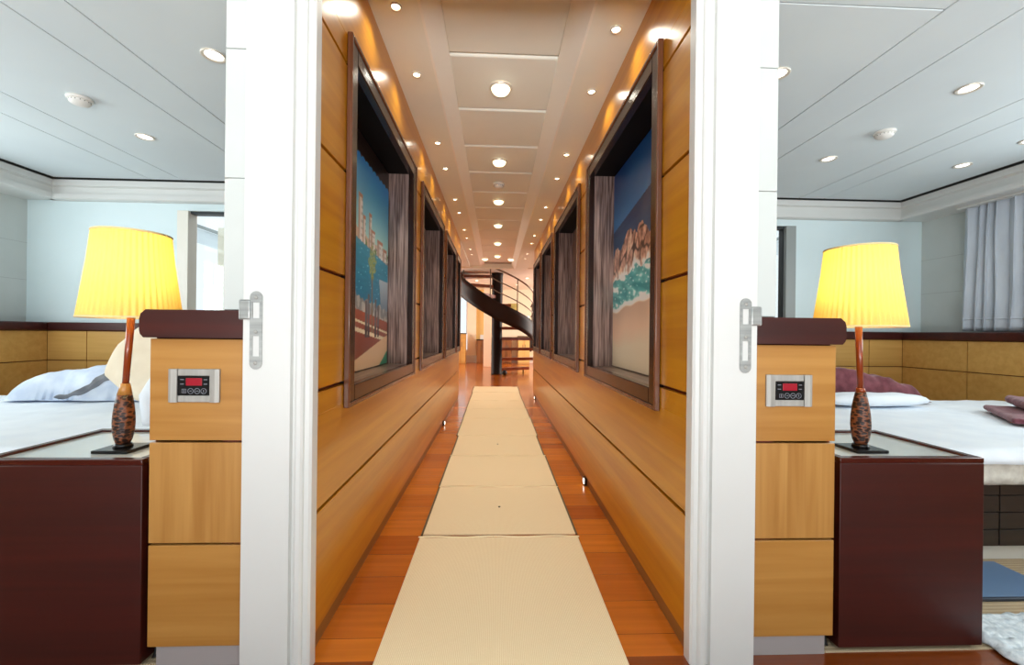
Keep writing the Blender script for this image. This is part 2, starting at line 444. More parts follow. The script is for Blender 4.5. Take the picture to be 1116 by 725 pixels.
def beach(u, z):
    """u: 0 at the entrance end .. 1 at the far end"""
    Z = z+.79; v = 1-u
    hor = 1.70+.16*(v-.4)
    c = lerp((46, 108, 164), (24, 62, 116), (Z-hor)/.35+.3*N(u*3, Z*4))
    if Z < hor: c = lerp((20, 44, 84), (24, 78, 116), (hor-Z)/.22+.2*N(u*10, Z*40))
    sm = lambda e0, e1, x: (lambda t: t*t*(3-2*t))(max(0, min(1, (x-e0)/(e1-e0))))
    surf = 1.45+.08*(v-.5)+.03*N(u*9, 2)
    f = N(u*5+3*Z, Z*20-5*u)+.5*N(u*14+4*Z, Z*44-8*u, 5)
    sea = lerp((34, 116, 124), (112, 176, 174), f+.45)
    sea = lerp(sea, (226, 232, 228), sm(.18, .5, f)+.8*sm(.3, .6, N(u*34, Z*60, 4)))
    c = lerp(c, sea, sm(surf+.012, surf-.012, Z) if False else 1-sm(surf-.012, surf+.012, Z))
    rt = 1.52+.06*math.sin((u-.42)*7)+.05*N(u*9, 7)+.025*N(u*30, 5)
    rb = 1.34+.10*(.75-u)+.05*N(u*9, 9)
    if rb < Z < rt:
        t = .6*N(u*15+Z*5, Z*7, 2)+.5*N(u*42, Z*20, 6)+.35*N(u*90, Z*60, 3)
        k = lerp((112, 76, 64), (224, 184, 162), t+.5)
        k = lerp((60, 44, 42), k, sm(.02, .13, abs(N(u*17+Z*5, Z*9, 8))))
        c = lerp(k, (222, 228, 224), .9*(1-sm(rb, rb+.05, Z+.05*N(u*30, Z*22, 11))))
    sand = 1.16+.07*(.6-u)+.025*N(u*6, 3)
    wet = lerp((168, 140, 120), (212, 184, 160), (sand-Z)/.22+.2*N(u*4, Z*7))
    c = lerp(c, (232, 230, 222), 1-sm(sand+.012, sand+.035+.02*N(u*24, 1), Z))
    c = lerp(c, wet, 1-sm(sand-.012, sand+.008, Z))
    return c
def picture(name, label, side, X, y0, y1, fn):
    s = -1 if side == 'left' else 1
    w = .064; a, c = y0+w, y1-w; z0, z1 = NZ0+.064, NZ1-.064
    xb = X+s*.157
    b = MB(); b.box(-s*.0, 0, 0, -s*.010, c-a, z1-z0, 'white')
    o = b.build(name, None, (xb, a, z0))
    nu, nv = 150, 250; m2 = MB()
    xf = -s*.0112
    m2.grid(lambda u, v: (xf, u*(c-a), v*(z1-z0)), nu, nv, 'picture', False)
    p = m2.build('print', o)
    at = p.data.color_attributes.new('print', 'FLOAT_COLOR', 'POINT')
    for i, v in enumerate(p.data.vertices):
        at.data[i].color = [min(.85, q*1.55) for q in srgb(*fn(v.co.y/(c-a), v.co.z))[:3]]+[1]
    p['label'] = 'printed view'
    tag(o, label, 'picture')
picture('harbour_picture', 'tall harbour view with blue sky and palm in the left niche nearest the entrance', 'left', XL, *NICHES_L[0], harbour)
picture('beach_picture', 'tall beach view with rocks and surf in the right niche nearest the entrance', 'right', XR, *NICHES_R[0], beach)

# ------------------------------------------------------------------ door posts at the corridor mouth
def post(n, s, xo, xi):
    b = MB(); y0, y1 = 1.23, YP+.012; w = abs(xi-xo)
    # profile in x,y : broad flat, narrow rebate, rounded bead
    d = -s
    pts = [(xo, y0), (xo+d*w*.70, y0), (xo+d*w*.715, y0+.012), (xo+d*w*.755, y0+.012), (xo+d*w*.77, y0+.002),
           (xo+d*w*.80, y0-.002), (xo+d*w*.86, y0-.002), (xo+d*w*.89, y0+.003), (xo+d*w*.90, y0+.010), (xo+d*w*.965, y0+.010),
           (xo+d*w, y0+.016), (xo+d*w, y1), (xo, y1)]
    b.prism(pts, 2, 0, 2.12, 'white')
    structure('trim_%d' % n, b)
post(1, -1, -.727, -.535)
post(2, 1, .787, .597)
structure('wall_over_opening', MB().box(-4.45, 1.23, 2.12, 4.45, YP+.012, 2.12, 'white') if False else
          MB().box(-.727, 1.23, 2.12, .787, YP+.012, ZC+.05, 'white'))

# white wall ends and cabin-side skins of the corridor walls
def wall_end(side, core, inner):
    s = -1 if side == 'left' else 1
    b = MB(); zz = [1.058, 1.452, 1.838, ZC+.05]
    for a, c in zip(zz, zz[1:]):
        b.box(core, YP+.004, a+.0015, inner, YP+.03, c-.0015, 'whitepanel', .0008, 1)
    b.box(core-s*.003, YP+.01, 1.057, inner, YP+.034, ZC+.05, 'joint')
    b.box(core, YP+.03, 0, core-s*.012, 4.25, ZC+.05, 'whitepanel')
    structure('wall_%s_end' % side, b)
wall_end('left', CL, -.70)
wall_end('right', CR, .76)

# low furring with cap along the corridor wall (its end faces the camera)
ZCAP0, ZCAP1 = .975, 1.057
def low_wall(side, core, front, yend):
    s = -1 if side == 'left' else 1
    b = MB(); z = [.058, .364, .668, ZCAP0]; inner = -.72 if s < 0 else .775
    b.box(front-s*.006, YP+.016, .058, core+s*.002, yend, ZCAP0, 'groove')
    b.box(front-s*.012, YP+.016, .058, inner, YP+.05, ZCAP0, 'groove')
    g = .0035
    for i, (a, c) in enumerate(zip(z, z[1:])):
        b.box(front, YP, a+g, inner, YP+.018, c-g, 'panel_z' if i == 1 else 'panel_x', .001, 1)
        y = YP+.018
        while y < yend-.01:
            y2 = min(y+.92, yend); b.box(front, y+g, a+g, front-s*.012, y2-g, c-g, 'panel_y'); y = y2
    structure('wall_%s_low_panelling' % side, b)
    structure('baseboard_%s' % side, MB().box(front-s*.022, YP+.006, 0, inner, YP+.05, .058, 'kick').box(front-s*.022, YP+.05, 0, core+s*.002, yend, .058, 'kick'))
    c = MB(); xe = front+s*.02; zm = (ZCAP0+ZCAP1)/2; r = (ZCAP1-ZCAP0)/2
    pts = [(inner, ZCAP0), (xe-s*.012, ZCAP0), (xe-s*.003, ZCAP0+.010), (xe, ZCAP0+.022), (xe, ZCAP1-.028), (xe-s*.004, ZCAP1-.012), (xe-s*.018, ZCAP1), (inner, ZCAP1)]
    # end piece towards the camera, then the long ledge
    c.prism(pts, 1, YP-.016, YP+.002, 'mahogany_cap')
    pts2 = [(core+s*.001, ZCAP0)]+pts[1:-1]+[(core+s*.001, ZCAP1)]
    c.prism(pts2, 1, YP+.003, yend, 'mahogany_cap')
    structure('trim_%d' % (3 if s < 0 else 4), c)
YFL, YFR = 4.03, 4.11
low_wall('left', CL, PL, YFL)
low_wall('right', CR, PR, YFR)

# ------------------------------------------------------------------ cabins: far wall, outer wall, panelling, cornice, ceiling
def cabin(side, YF, xin, xw, wx0, wx1, nt):
    s = -1 if side == 'left' else 1
    X = lambda v: s*v
    yw = YF+.10; WO = 4.45; FO = 4.15
    w0, w1 = wx0, wx1; wz0, wz1 = 1.06, 2.14
    b = MB()
    # far wall around its window
    b.box(X(xin), yw, 0, X(w0), yw+.12, ZC+.05, 'wallcool').box(X(w1), yw, 0, X(WO+.12), yw+.12, ZC+.05, 'wallcool')
    b.box(X(w0), yw, 0, X(w1), yw+.12, wz0, 'wallcool').box(X(w0), yw, wz1, X(w1), yw+.12, ZC+.05, 'wallcool')
    structure('wall_far_%s_cabin' % side, b)
    # outer wall with its window opening (towards the vestibule end)
    b = MB(); oy0, oy1, oz0, oz1 = .1, 3.28, 1.06, 2.10
    b.box(X(WO), -2.2, 0, X(WO+.12), oy0, ZC+.05, 'whitepanel').box(X(WO), oy1, 0, X(WO+.12), yw, ZC+.05, 'whitepanel')
    b.box(X(WO), oy0, 0, X(WO+.12), oy1, oz0, 'whitepanel').box(X(WO), oy0, oz1, X(WO+.12), oy1, ZC+.05, 'whitepanel')
    for z in (1.45, 1.80): b.box(X(WO-.001), oy1+.02, z, X(WO), yw, z+.004, 'joint')
    structure('wall_outer_%s_cabin' % side, b)
    # window frames
    fr = 'mullion' if s < 0 else 'mullion_grey'; fw = .105; sl = 'mullion' if s < 0 else 'rubber'
    b = MB()
    b.box(X(w1-fw), yw-.012, wz0, X(w1), yw+.112, wz1, fr, .004).box(X(w0), yw-.012, wz0, X(w0+.08), yw+.10, wz1, fr, .004)
    b.box(X(w0+.08), yw+.02, wz1-.025, X(w1-fw), yw+.10, wz1, 'rubber').box(X(w0+.08), yw-.012, wz0, X(w1-fw), yw+.10, wz0+.04, fr)
    if s > 0: b.box(X(w1-fw-.007), yw+.03, wz0+.04, X(w1-fw), yw+.09, wz1-.025, sl)
    structure('window_%d' % nt, b)
    structure('window_%d_glass' % nt, MB().box(X(w0+.08), yw+.100, wz0+.04, X(w1-fw-.008), yw+.106, wz1-.025, 'glass'))
    b = MB()
    for y in (oy0, (oy0+oy1)/2-.03, oy1-.06): b.box(X(WO+.02), y, oz0, X(WO+.10), y+.06, oz1, 'mullion')
    b.box(X(WO+.02), oy0, oz0, X(WO+.10), oy1, oz0+.05, 'mullion').box(X(WO+.02), oy0, oz1-.05, X(WO+.10), oy1, oz1, 'mullion')
    structure('window_%d' % (nt+2), b)
    # panelling round far and outer wall, with mahogany ledge
    b = MB(); z = [.30, .364, .700, ZCAP0]; g = .004
    inner = abs(PL if s < 0 else PR)+.021
    b.box(X(inner), YF+.012, 0, X(WO), yw, ZCAP0, 'groove').box(X(FO+.012), -2.2, 0, X(WO), YF+.012, ZCAP0, 'groove')
    xs = [inner, 1.8, 2.3, 2.8, 3.30, 3.80, FO]
    for a, c in ((.06, .396), (.396, .700), (.700, ZCAP0)):
        for p, q in zip(xs, xs[1:]): b.box(X(p+g), YF, a+g, X(q-(g if q != FO else 0)), YF+.013, c-g, 'panel_pale')
        ys = [YF, 3.52, 2.92, 2.3, 1.7, .8, -.2, -1.2, -2.2]
        for p, q in zip(ys, ys[1:]): b.box(X(FO), p-g, a+g, X(FO+.013), q+g, c-g, 'panel_pale')
    structure('wall_%s_cabin_panelling' % side, b)
    structure('trim_%d' % (nt+4), MB().box(X(inner), YF-.02, ZCAP0, X(WO), yw, ZCAP1-.004, 'mahogany_cap', .008).box(X(FO-.02), -2.2, ZCAP0, X(WO), YF-.02, ZCAP1-.004, 'mahogany_cap', .008))
    # cornice: two stepped runs
    b = MB(); yc = YF+.03
    prof = lambda o: [(o, ZC-.012), (o, 2.335), (o+.035, 2.325), (o+.035, 2.265), (o-.004, 2.255), (o-.004, 2.215), (o+.006, 2.205), (WO, 2.205), (WO, ZC-.012)]
    b.prism([(X(p), q) for p, q in prof(FO)], 1, -2.2, yc+.04, 'white')
    pf = [(yc, ZC-.012), (yc, 2.335), (yc+.03, 2.325), (yc+.03, 2.265), (yc-.004, 2.255), (yc-.004, 2.215), (yc+.006, 2.205), (yw, 2.205), (yw, ZC-.012)]
    b.prism(pf, 0, X(xin), X(FO+.05), 'white')
    structure('trim_%d' % (nt+6), b)
    # ceiling of long panels with open joints
    b = MB(); st = xw
    b.box(X(xin-.1), -2.2, ZC+.006, X(WO), yw, ZC+.06, 'ceil_joint')
    edges = [xin]+st+[FO-.03]
    for p, q in zip(edges, edges[1:]):
        ys = [-2.2, -.6, 1.71, yc-.02] if q <= st[0]+.01 else [-2.2, yc-.02]
        for c, d in zip(ys, ys[1:]):
            b.box(X(p+.003), c+.003, ZC, X(q-.003), d-.003, ZC+.012, 'ceil', .002, 1)
    b.box(X(FO-.03), -2.2, ZC+.001, X(FO+.02), yc, ZC+.004, 'gap').box(X(xin), yc-.02, ZC+.001, X(FO), yc+.02, ZC+.004, 'gap')
    structure('ceiling_%s_cabin' % side, b)
cabin('left', YFL, .80, [1.858, 2.145, 2.957, 3.245], 1.25, 3.065, 1)
cabin('right', YFR, .87, [1.90, 2.215, 3.056, 3.32], 1.25, 3.09, 2)
# vestibule: ceiling strip, rear wall with wide opening
structure('ceiling_vestibule', MB().box(-.80, -2.2, ZC, .87, YP+.012, ZC+.06, 'ceil'))
structure('wall_rear', MB().box(-4.57, -2.32, 0, -2.3, -2.2, ZC+.05, 'whitepanel').box(2.3, -2.32, 0, 4.57, -2.2, ZC+.05, 'whitepanel').box(-2.3, -2.32, 2.2, 2.3, -2.2, ZC+.05, 'whitepanel'))

# outside the cabin windows: white deck, overhang and its dark edge bar
b = MB()
for s in (-1, 1):
    b.box(s*.95, 4.5, -.2, s*6, 9, -.1, 'outside')
    b.prism([(s*2.5, 1.59), (s*6.5, 2.95), (s*6.5, 3.20), (s*2.5, 1.84)], 1, 7.34, 8.2, 'outside')
    b.prism([(s*2.5, 1.85), (s*6.5, 3.21), (s*6.5, 3.27), (s*2.5, 1.91)], 1, 7.3, 7.38, 'mullion_grey')
structure('exterior_deck', b)

# ------------------------------------------------------------------ corridor ceiling
def corridor_ceiling():
    zl, zr, zt = 2.39, 2.33, 2.425
    y0, y1 = YP+.012, 8.75
    a, c, d, e = -.345, -.262, .315, .392      # edges of the soffits and the tray
    sl = MB().box(XL-.03, y0, zl, a, y1, zl+.08, 'soffit'); structure('ceiling_soffit_left', sl)
    sr = MB().box(e, y0, zr, XR+.03, y1, zr+.10, 'soffit'); structure('ceiling_soffit_right', sr)
    m = MB()
    m.prism([(a, zl-.004), (a+.012, zl-.004), (c+.008, zt-.004), (c+.008, zt+.05), (a, zt+.05)], 1, y0, y1, 'trayedge')
    m.prism([(e, zr-.004), (e-.012, zr-.004), (d-.008, zt-.004), (d-.008, zt+.05), (e, zt+.05)], 1, y0, y1, 'trayedge')
    structure('ceiling_tray_edges', m)
    t = MB(); t.box(c-.02, y0, zt+.014, d+.02, y1, zt+.06, 'joint')
    js = [YP+.012]+[1.625+.5225*k for k in range(0, 14)]
    for p, q in zip(js, js[1:]): t.box(c, p+.006, zt, d, q-.006, zt+.03, 'tray', .014)
    structure('ceiling_tray', t)
    structure('ceiling_stair_lobby', MB().box(-4, 8.75, 2.44, 4, 14.2, 2.5, 'tray').box(-4, 6.3, 2.36, XL, 8.75, 2.44, 'tray').box(XR, 6.3, 2.36, 4, 8.75, 2.44, 'tray').box(-4, 8.70, 2.34, 4, 8.78, 2.5, 'tray'))
corridor_ceiling()

# ------------------------------------------------------------------ lights
def lamp(kind, name, loc, power, col=(1, 1, 1), size=.05, rot=(0, 0, 0), sy=None, spot=None, blend=.6):
    L = bpy.data.lights.new(name, kind); L.energy = power; L.color = col
    if kind == 'AREA':
        L.size = size
        if sy: L.shape = 'RECTANGLE'; L.size_y = sy
    else: L.shadow_soft_size = size
    if kind == 'SPOT': L.spot_size = spot or R(110); L.spot_blend = blend
    o = bpy.data.objects.new(name, L); COL.objects.link(o); o.location = loc; o.rotation_euler = rot
    return o
def make_downlight(name, r, lens, cat, label, loc, group):
    t = thing(name, label, cat, loc, group)
    MB().lathe([(r, -.0005), (r, -.006), (r*.93, -.009), (r*.72, -.004), (r*.70, -.0012)], 'ring', 24, cap=False).build('trim_ring', t)
    MB().lathe([(r*.71, -.001), (r*.6, -.0045), (r*.3, -.006), (.001, -.0065)], lens, 20).build('lens', t)
    return t
WARM = (1, .96, .82)
CENTRE, SOFF = 40, 6.8
YS = [1.80, 2.27, 3.08, 3.56, 4.38, 4.86, 5.66, 6.16, 6.98, 7.44]
proto = None
for side, x, z in (('left', -.443, 2.39), ('right', .508, 2.33)):
    for k, y in enumerate(YS):
        lb = 'small round downlight in the %s soffit, %s from the entrance' % (side, ORD[k])
        if proto is None: proto = make_downlight('downlight', .024, 'lens', 'downlight', lb, (x, y, z), 'small downlights of the soffits')
        else: dup(proto, (x, y, z), lb)
        lamp('SPOT', 'soffit_beam', (x, y, z-.012), SOFF, WARM, .018, spot=R(140), blend=1)
yc = [2.42, 3.46, 4.50, 5.50, 6.60, 7.70]
def dome_light(label, loc, group):
    t = thing('ceiling_light', label, 'ceiling light', loc, group)
    MB().lathe([(.064, -.0005), (.064, -.010), (.058, -.014), (.052, -.012), (.052, -.002)], 'ring', 28, cap=False).build('trim_ring', t)
    MB().lathe([(.053, -.003), (.055, -.012), (.051, -.024), (.041, -.036), (.024, -.043), (.001, -.045)], 'lens_big', 28).build('lens', t)
    return t
proto = None
for k, y in enumerate(yc):
    lb = 'larger round ceiling light on the centre panels, %s from the entrance' % ORD[k]
    if proto is None: proto = dome_light(lb, (.012, y, 2.425), 'round lights along the ceiling centre')
    else: dup(proto, (.012, y, 2.425), lb)
    lamp('SPOT', 'centre_beam', (.012, y, 2.375), CENTRE, WARM, .04, spot=R(105), blend=1)
for x, w in ((-.225, 'left'), (.27, 'right')):
    dup(proto, (x, 8.02, 2.425), 'round ceiling light at the %s of the ceiling end, before the staircase' % w)
# cabin downlights
proto = None
for x, y, lens, lb in ((-1.453, 2.186, 'lens_cool', 'glowing cabin downlight beside the left white door post'),
                 (-2.571, 3.142, 'lens_cool', 'downlight beyond the smoke detector on the left cabin ceiling'),
                 (1.487, 2.17, 'lens_cool', 'cabin downlight half hidden by the right white door post'),
                 (2.63, 2.237, 'lens_pale', 'largest downlight of the right cabin ceiling, nearest of its row'),
                 (2.60, 3.188, 'lens_pale', 'downlight beyond the smoke detector on the right cabin ceiling'),
                 (3.758, 3.237, 'lens_pale', 'downlight near the right cabin cornice, above the curtain'),
                 (3.75, 2.80, 'lens_pale', 'downlight cut by the right edge of the photo')):
    t = make_downlight('cabin_downlight', .058, lens, 'downlight', lb, (x, y, ZC), 'downlights of the two cabins')
    lamp('SPOT', 'cabin_beam', (x, y, ZC-.02), 5, (1, .88, .7), .05, spot=R(140), blend=.9)
def detector(lb, loc, k=1.0):
    t = thing('smoke_detector', lb, 'smoke detector', loc, 'white smoke detectors')
    MB().lathe([(.062*k, 0), (.062*k, -.010), (.056*k, -.014)], 'detector', 28).build('base', t)
    MB().lathe([(.052*k, -.013), (.052*k, -.026), (.044*k, -.036), (.026*k, -.044), (.002, -.045)], 'detector', 28).build('cover', t)
    v = MB()
    for i in range(8):
        a = 2*PI*i/8+.2
        v.prism([(.0525*k*math.cos(a+d), .0525*k*math.sin(a+d)) for d in (-.22, .22)]+[(.040*k*math.cos(a+d), .040*k*math.sin(a+d)) for d in (.22, -.22)], 2, -.0265, -.0215, 'vent')
    v.build('vent_slots', t)
detector('round white smoke detector on the left cabin ceiling', (-2.547, 2.641, ZC))
detector('round white smoke detector on the right cabin ceiling', (2.634, 2.75, ZC))
detector('white smoke detector among the lights on the corridor ceiling', (.012, 4.0, 2.425), .9)
# floor lights at the foot of the corridor walls
for x, y, lb in ((XL+.006, 4.5, 'small floor light at the foot of the left corridor wall'),
                 (XR-.006, 2.74, 'small floor light at the foot of the right corridor wall, nearer one'),
                 (XR-.006, 6.28, 'small floor light at the far foot of the right corridor wall, near the stairs')):
    s = 1 if x < 0 else -1
    t = thing('floor_light', lb, 'floor light', (x, y, 0), 'floor lights of the corridor')
    MB().box(-s*.008, -.026, .002, s*.008, .026, .052, 'frame', .003).build('bezel', t)
    MB().box(s*.007, -.014, .012, s*.011, .014, .042, 'lens_cool', .002).build('lens', t)

# ------------------------------------------------------------------ runner mats
segs = [(.95, 2.040, -.362, .418), (2.058, 2.700, -.352, .412), (2.712, 3.380, -.356, .412), (3.392, 4.040, -.352, .404),
        (4.052, 4.850, -.368, .416), (4.862, 5.460, -.372, .410), (5.472, 6.100, -.376, .405), (6.112, 6.980, -.378, .402), (6.992, 7.690, -.392, .410)]
for k, (a, c, x0, x1) in enumerate(segs):
    lb = ['large pale woven mat at the corridor entrance, first of the runner'] + ['beige woven mat of the corridor runner, %s from the entrance' % o for o in ORD[1:8]] + ['last beige woven mat of the runner, before the staircase']
    t = thing('runner_mat', lb[k], 'mat', ((x0+x1)/2, (a+c)/2, 0), 'woven mats of the corridor runner')
    h, w = (c-a)/2, (x1-x0)/2; z = .008
    MB().box(-w+.006, -h, .0005, w-.006, h-.012, z, 'runner', .002, 1).build('woven_field', t)
    MB().grid(lambda u, v: (-w+2*w*u, h-.014+.010*v, z+.0045*math.sin(v*PI)+.002*math.sin(u*17+k)), 40, 4, 'hem').build('hem', t)
    if k in (1, 3): MB().lathe([(.007, .007), (.007, .0105), (.003, .0115)], 'edge', 12, c=(0, 0, 0)).build('stud', t)
    if k:
        for q in (-w-.004, w-.0055): MB().box(q, -h, .0005, q+.0095, h-.012, z-.001, 'edge').build('edge_binding', t)

# ------------------------------------------------------------------ strike plates on the posts
def strike(s, x, lb):
    t = thing('strike_plate', lb, 'strike plate', (x, 1.23, .887), 'steel strike plates')
    b = MB(); w = .0175; H = .225; y0, y1 = -.0025, .0
    hole = .0095
    def cap(zc, up):
        return [(w*math.cos(a), zc+w*math.sin(a)) for a in [PI*i/14+(0 if up else PI) for i in range(15)]]
    b.prism(cap(H-w, True), 1, y0, y1, 'steel').prism(cap(w, False), 1, y0, y1, 'steel')
    for a, c in ((w, .037), (.096, .147), (.193, H-w)): b.box(-w, y0, a, w, y1, c, 'steel')
    for a, c in ((.037, .096), (.147, .193)): b.box(-w, y0, a, -hole, y1, c, 'steel').box(hole, y0, a, w, y1, c, 'steel')
    b.build('plate', t)
    l = MB(); a, c = (w-.002, w+.030) if s > 0 else (-w+.002, -w-.030)
    l.box(a, -.0045, .143, c, .0, .200, 'steel', .004).box(c-s*.004, -.002, .147, c, .014, .196, 'steel', .001)
    l.build('lip', t)
    for z in (.018, .108, H-.018):
        MB().lathe([(.0052, 0), (.0052, .0012), (.002, .0018)], 'alu', 14).build('screw', t).matrix_local = Matrix.Translation((0, -.0026, z)) @ Matrix.Rotation(PI/2, 4, 'X')
strike(-1, -.690, 'steel strike plate on the left white door post')
strike(1, .751, 'steel strike plate on the right white door post')

# ------------------------------------------------------------------ control panels on the low wall ends
def control(x, z, lb):
    t = thing('control_panel', lb, 'control panel', (x, YP, z), 'control panels of the cabins')
    b = MB(); W, H = .073, .049
    for s in (-1, 1):
        b.prism([(s*W, 0), (s*W, -.006), (s*(W-.010), -.011), (s*.047, -.009), (s*.047, 0)], 2, -H, H, 'alu')
    b.box(-.047, -.006, -H, .047, 0, -.029, 'alu', .002).box(-.047, -.006, .029, .047, 0, H, 'alu', .002)
    b.build('frame', t)
    MB().box(-.0465, -.0065, -.0285, .0465, -.001, .0285, 'darkplate', .001).build('display_plate', t)
    MB().box(-.022, -.0078, .0005, .024, -.006, .0225, 'led', .001).build('red_display', t)
    for dx in (-.033, .034):
        for dz in (.018, .005): MB().box(dx-.005, -.0075, dz-.0012, dx+.005, -.006, dz+.0012, 'icon').build('indicator', t)
    for k in range(4):
        cx = -.027+.0187*k; q = MB(); r = .0085
        n = 4 if k == 0 else 16
        ang = [2*PI*i/n+(PI/4 if n == 4 else 0) for i in range(n)]
        for i in range(n):
            a0, a1 = ang[i], ang[(i+1) % n]
            q.prism([(cx+r*math.cos(a0), -.0155+r*math.sin(a0)), (cx+r*math.cos(a1), -.0155+r*math.sin(a1)), (cx+r*.82*math.cos(a1), -.0155+r*.82*math.sin(a1)), (cx+r*.82*math.cos(a0), -.0155+r*.82*math.sin(a0))], 1, -.0078, -.006, 'icon')
        if k == 0: q.box(cx-.001, -.0078, -.020, cx+.001, -.006, -.011, 'icon')
        elif k == 1: q.box(cx-.003, -.0078, -.0165, cx+.003, -.006, -.0145, 'icon')
        elif k == 2: q.box(cx-.004, -.0078, -.0165, cx+.004, -.006, -.0145, 'icon')
        else: q.box(cx-.001, -.0078, -.019, cx+.001, -.006, -.012, 'icon')
        q.build('button', t)
control(-.887, .834, 'aluminium control panel with red display on the left low wall end')
control(.914, .830, 'aluminium control panel with red display on the right low wall end')

# ------------------------------------------------------------------ night tables
def night_table(x0, x1, y0, y1, lb):
    z0, z1 = 0.012, .617
    t = thing('night_table', lb, 'night table', ((x0+x1)/2, (y0+y1)/2, .004), 'dark red night tables')
    w, d = (x1-x0)/2, (y1-y0)/2; zz = z1-.004
    MB().box(-w, -d, .012, w, d, zz-.018, 'mahogany', .002).build('body', t)
    MB().box(-w+.02, -d+.02, 0, w-.02, d-.02, .012, 'black').build('plinth', t)
    b = MB(); q = .024
    for a in ((-w, -d, w, -d+q), (-w, d-q, w, d), (-w, -d+q, -w+q, d-q), (w-q, -d+q, w, d-q)):
        b.box(a[0], a[1], zz-.018, a[2], a[3], zz, 'mahogany_rim', .0025)
    b.build('rim', t)
    MB().box(-w+q, -d+q, zz-.017, w-q, d-q, zz-.008, 'glasstop').build('glass_top', t)
    return t
night_table(-1.50, -1.030, 1.262, 1.655, 'dark red night table with glass top on the left')
night_table(1.092, 1.568, 1.278, 1.665, 'dark red night table with glass top on the right')

# ------------------------------------------------------------------ table lamps
def table_lamp(x, y, lean, lb, power):
    z0 = .6095
    t = thing('table_lamp', lb, 'table lamp', (x, y, z0), 'pleated yellow table lamps')
    MB().box(-.055, -.05, 0, .055, .05, .010, 'lampbase', .002).lathe([(.026, .010), (.024, .018), (.02, .022)], 'lampbase', 20).build('base', t)
    body = [(.0175, .021), (.0235, .036), (.0275, .06), (.0290, .088), (.0278, .118), (.0245, .148), (.0195, .178), (.0150, .200), (.0120, .214)]
    cut = 7 if x < 0 else 8
    MB().lathe(body[:cut], 'carved', 32, lean=(lean*.12, 0)).build('carved_body', t)
    MB().lathe(body[cut-1:], 'stem' if x > 0 else 'panel_x', 28, c=(lean*.12, 0, 0), lean=(lean*.10, 0)).build('neck', t)
    MB().tube([(lean*.22, 0, .212), (lean*.58, 0, .33), (lean*.95, 0, .455)], [.0088, .0096, .0106], 'stem', 14).build('stem', t)
    # pleated cloth shade
    n = 46; seg = n*6; sh = MB(); prof = [(.127, .426), (.1155, .515), (.104, .605), (.096, .694)]
    sh.lathe(prof, 'shade', seg, c=(lean, 0, 0), cap=False, flute=.028, nfl=n)
    so = sh.build('shade', t)
    for r, z in ((.1285, .426), (.0975, .694)):
        rm = MB(); rm.tube([(lean+r*math.cos(2*PI*i/48), r*math.sin(2*PI*i/48), z) for i in range(49)], .0035, 'piping', 6)
        rm.build('shade_piping', so)
    hd = MB()
    hd.lathe([(.010, .455), (.015, .462), (.015, .50), (.012, .505)], 'ring', 16, c=(lean, 0, 0))
    for i in range(3):
        a = 2*PI*i/3+.4; hd.tube([(lean+.012*math.cos(a), .012*math.sin(a), .49), (lean+.10*math.cos(a), .10*math.sin(a), .60)], .0018, 'ring', 6)
    hd.build('holder', t)
    MB().lathe([(.010, .504), (.026, .545), (.030, .575), (.020, .603), (.002, .610)], emit('lit bulb', (1, .82, .5, 1), 6), 18, c=(lean, 0, 0)).build('bulb', t)
    lamp('POINT', 'lamp_glow', (x+lean, y, z0+.575), power, (1, .82, .42), .045)
    return t
table_lamp(-1.196, 1.392, .024, 'lit lamp with pleated yellow shade on the left night table', 5.4)
table_lamp(1.266, 1.398, -.014, 'lit lamp with pleated yellow shade on the right night table', 5.4)

# ------------------------------------------------------------------ beds
def slab(x0, y0, z0, x1, y1, z1, m, r=.05, nz=.006, fr=3, n=44, seed=0):
    """soft rounded mattress-like body"""
    b = MB(); cx, cy, cz = (x0+x1)/2, (y0+y1)/2, (z0+z1)/2; hx, hy, hz = (x1-x0)/2, (y1-y0)/2, (z1-z0)/2
    k = b.mi(m); bm2 = bmesh.new(); bmesh.ops.create_cube(bm2, size=2)
    bmesh.ops.subdivide_edges(bm2, edges=bm2.edges[:], cuts=n, use_grid_fill=True)
    mp = {}
    for v in bm2.verts:
        p = Vector((v.co.x*hx, v.co.y*hy, v.co.z*hz))
        q = Vector([max(-h+r, min(h-r, c)) if h > r else 0 for c, h in zip(p, (hx, hy, hz))])
        d = p-q
        if d.length > 1e-9: p = q+d.normalized()*min(r, d.length if d.length < r else r)
        w = nz*(N(p.x*fr+seed, p.y*fr, p.z*fr)+.5*N(p.x*fr*2.7, p.y*fr*2.7+seed, p.z*fr))
        nrm = d.normalized() if d.length > 1e-9 else Vector((0, 0, 1))
        p = p+nrm*w
        mp[v] = b.bm.verts.new((p.x+cx, p.y+cy, p.z+cz))
    for f in bm2.faces:
        g = b.bm.faces.new([mp[v] for v in f.verts]); g.smooth = True; g.material_index = k
    bm2.free()
    return b
def cushion(hx, hy, hz, m, sq=.55, seed=0, nz=.01):
    """pillow: two-sided swell with a seam round the edge"""
    b = MB(); n = 26
    for sgn in (1, -1):
        def fn(u, v):
            x, y = 2*u-1, 2*v-1
            e = max(0, (1-abs(x)**3)*(1-abs(y)**3))**sq
            pin = 1-.10*(x*x*y*y)**.5-.06*(abs(x*y))
            p = Vector((x*hx*pin, y*hy*pin, sgn*hz*e))
            p.z += nz*N(x*2.3+seed, y*2.3, sgn)*e
            return p
        b.grid(fn, n, n, m)
    bmesh.ops.remove_doubles(b.bm, verts=b.bm.verts[:], dist=1e-5)
    return b
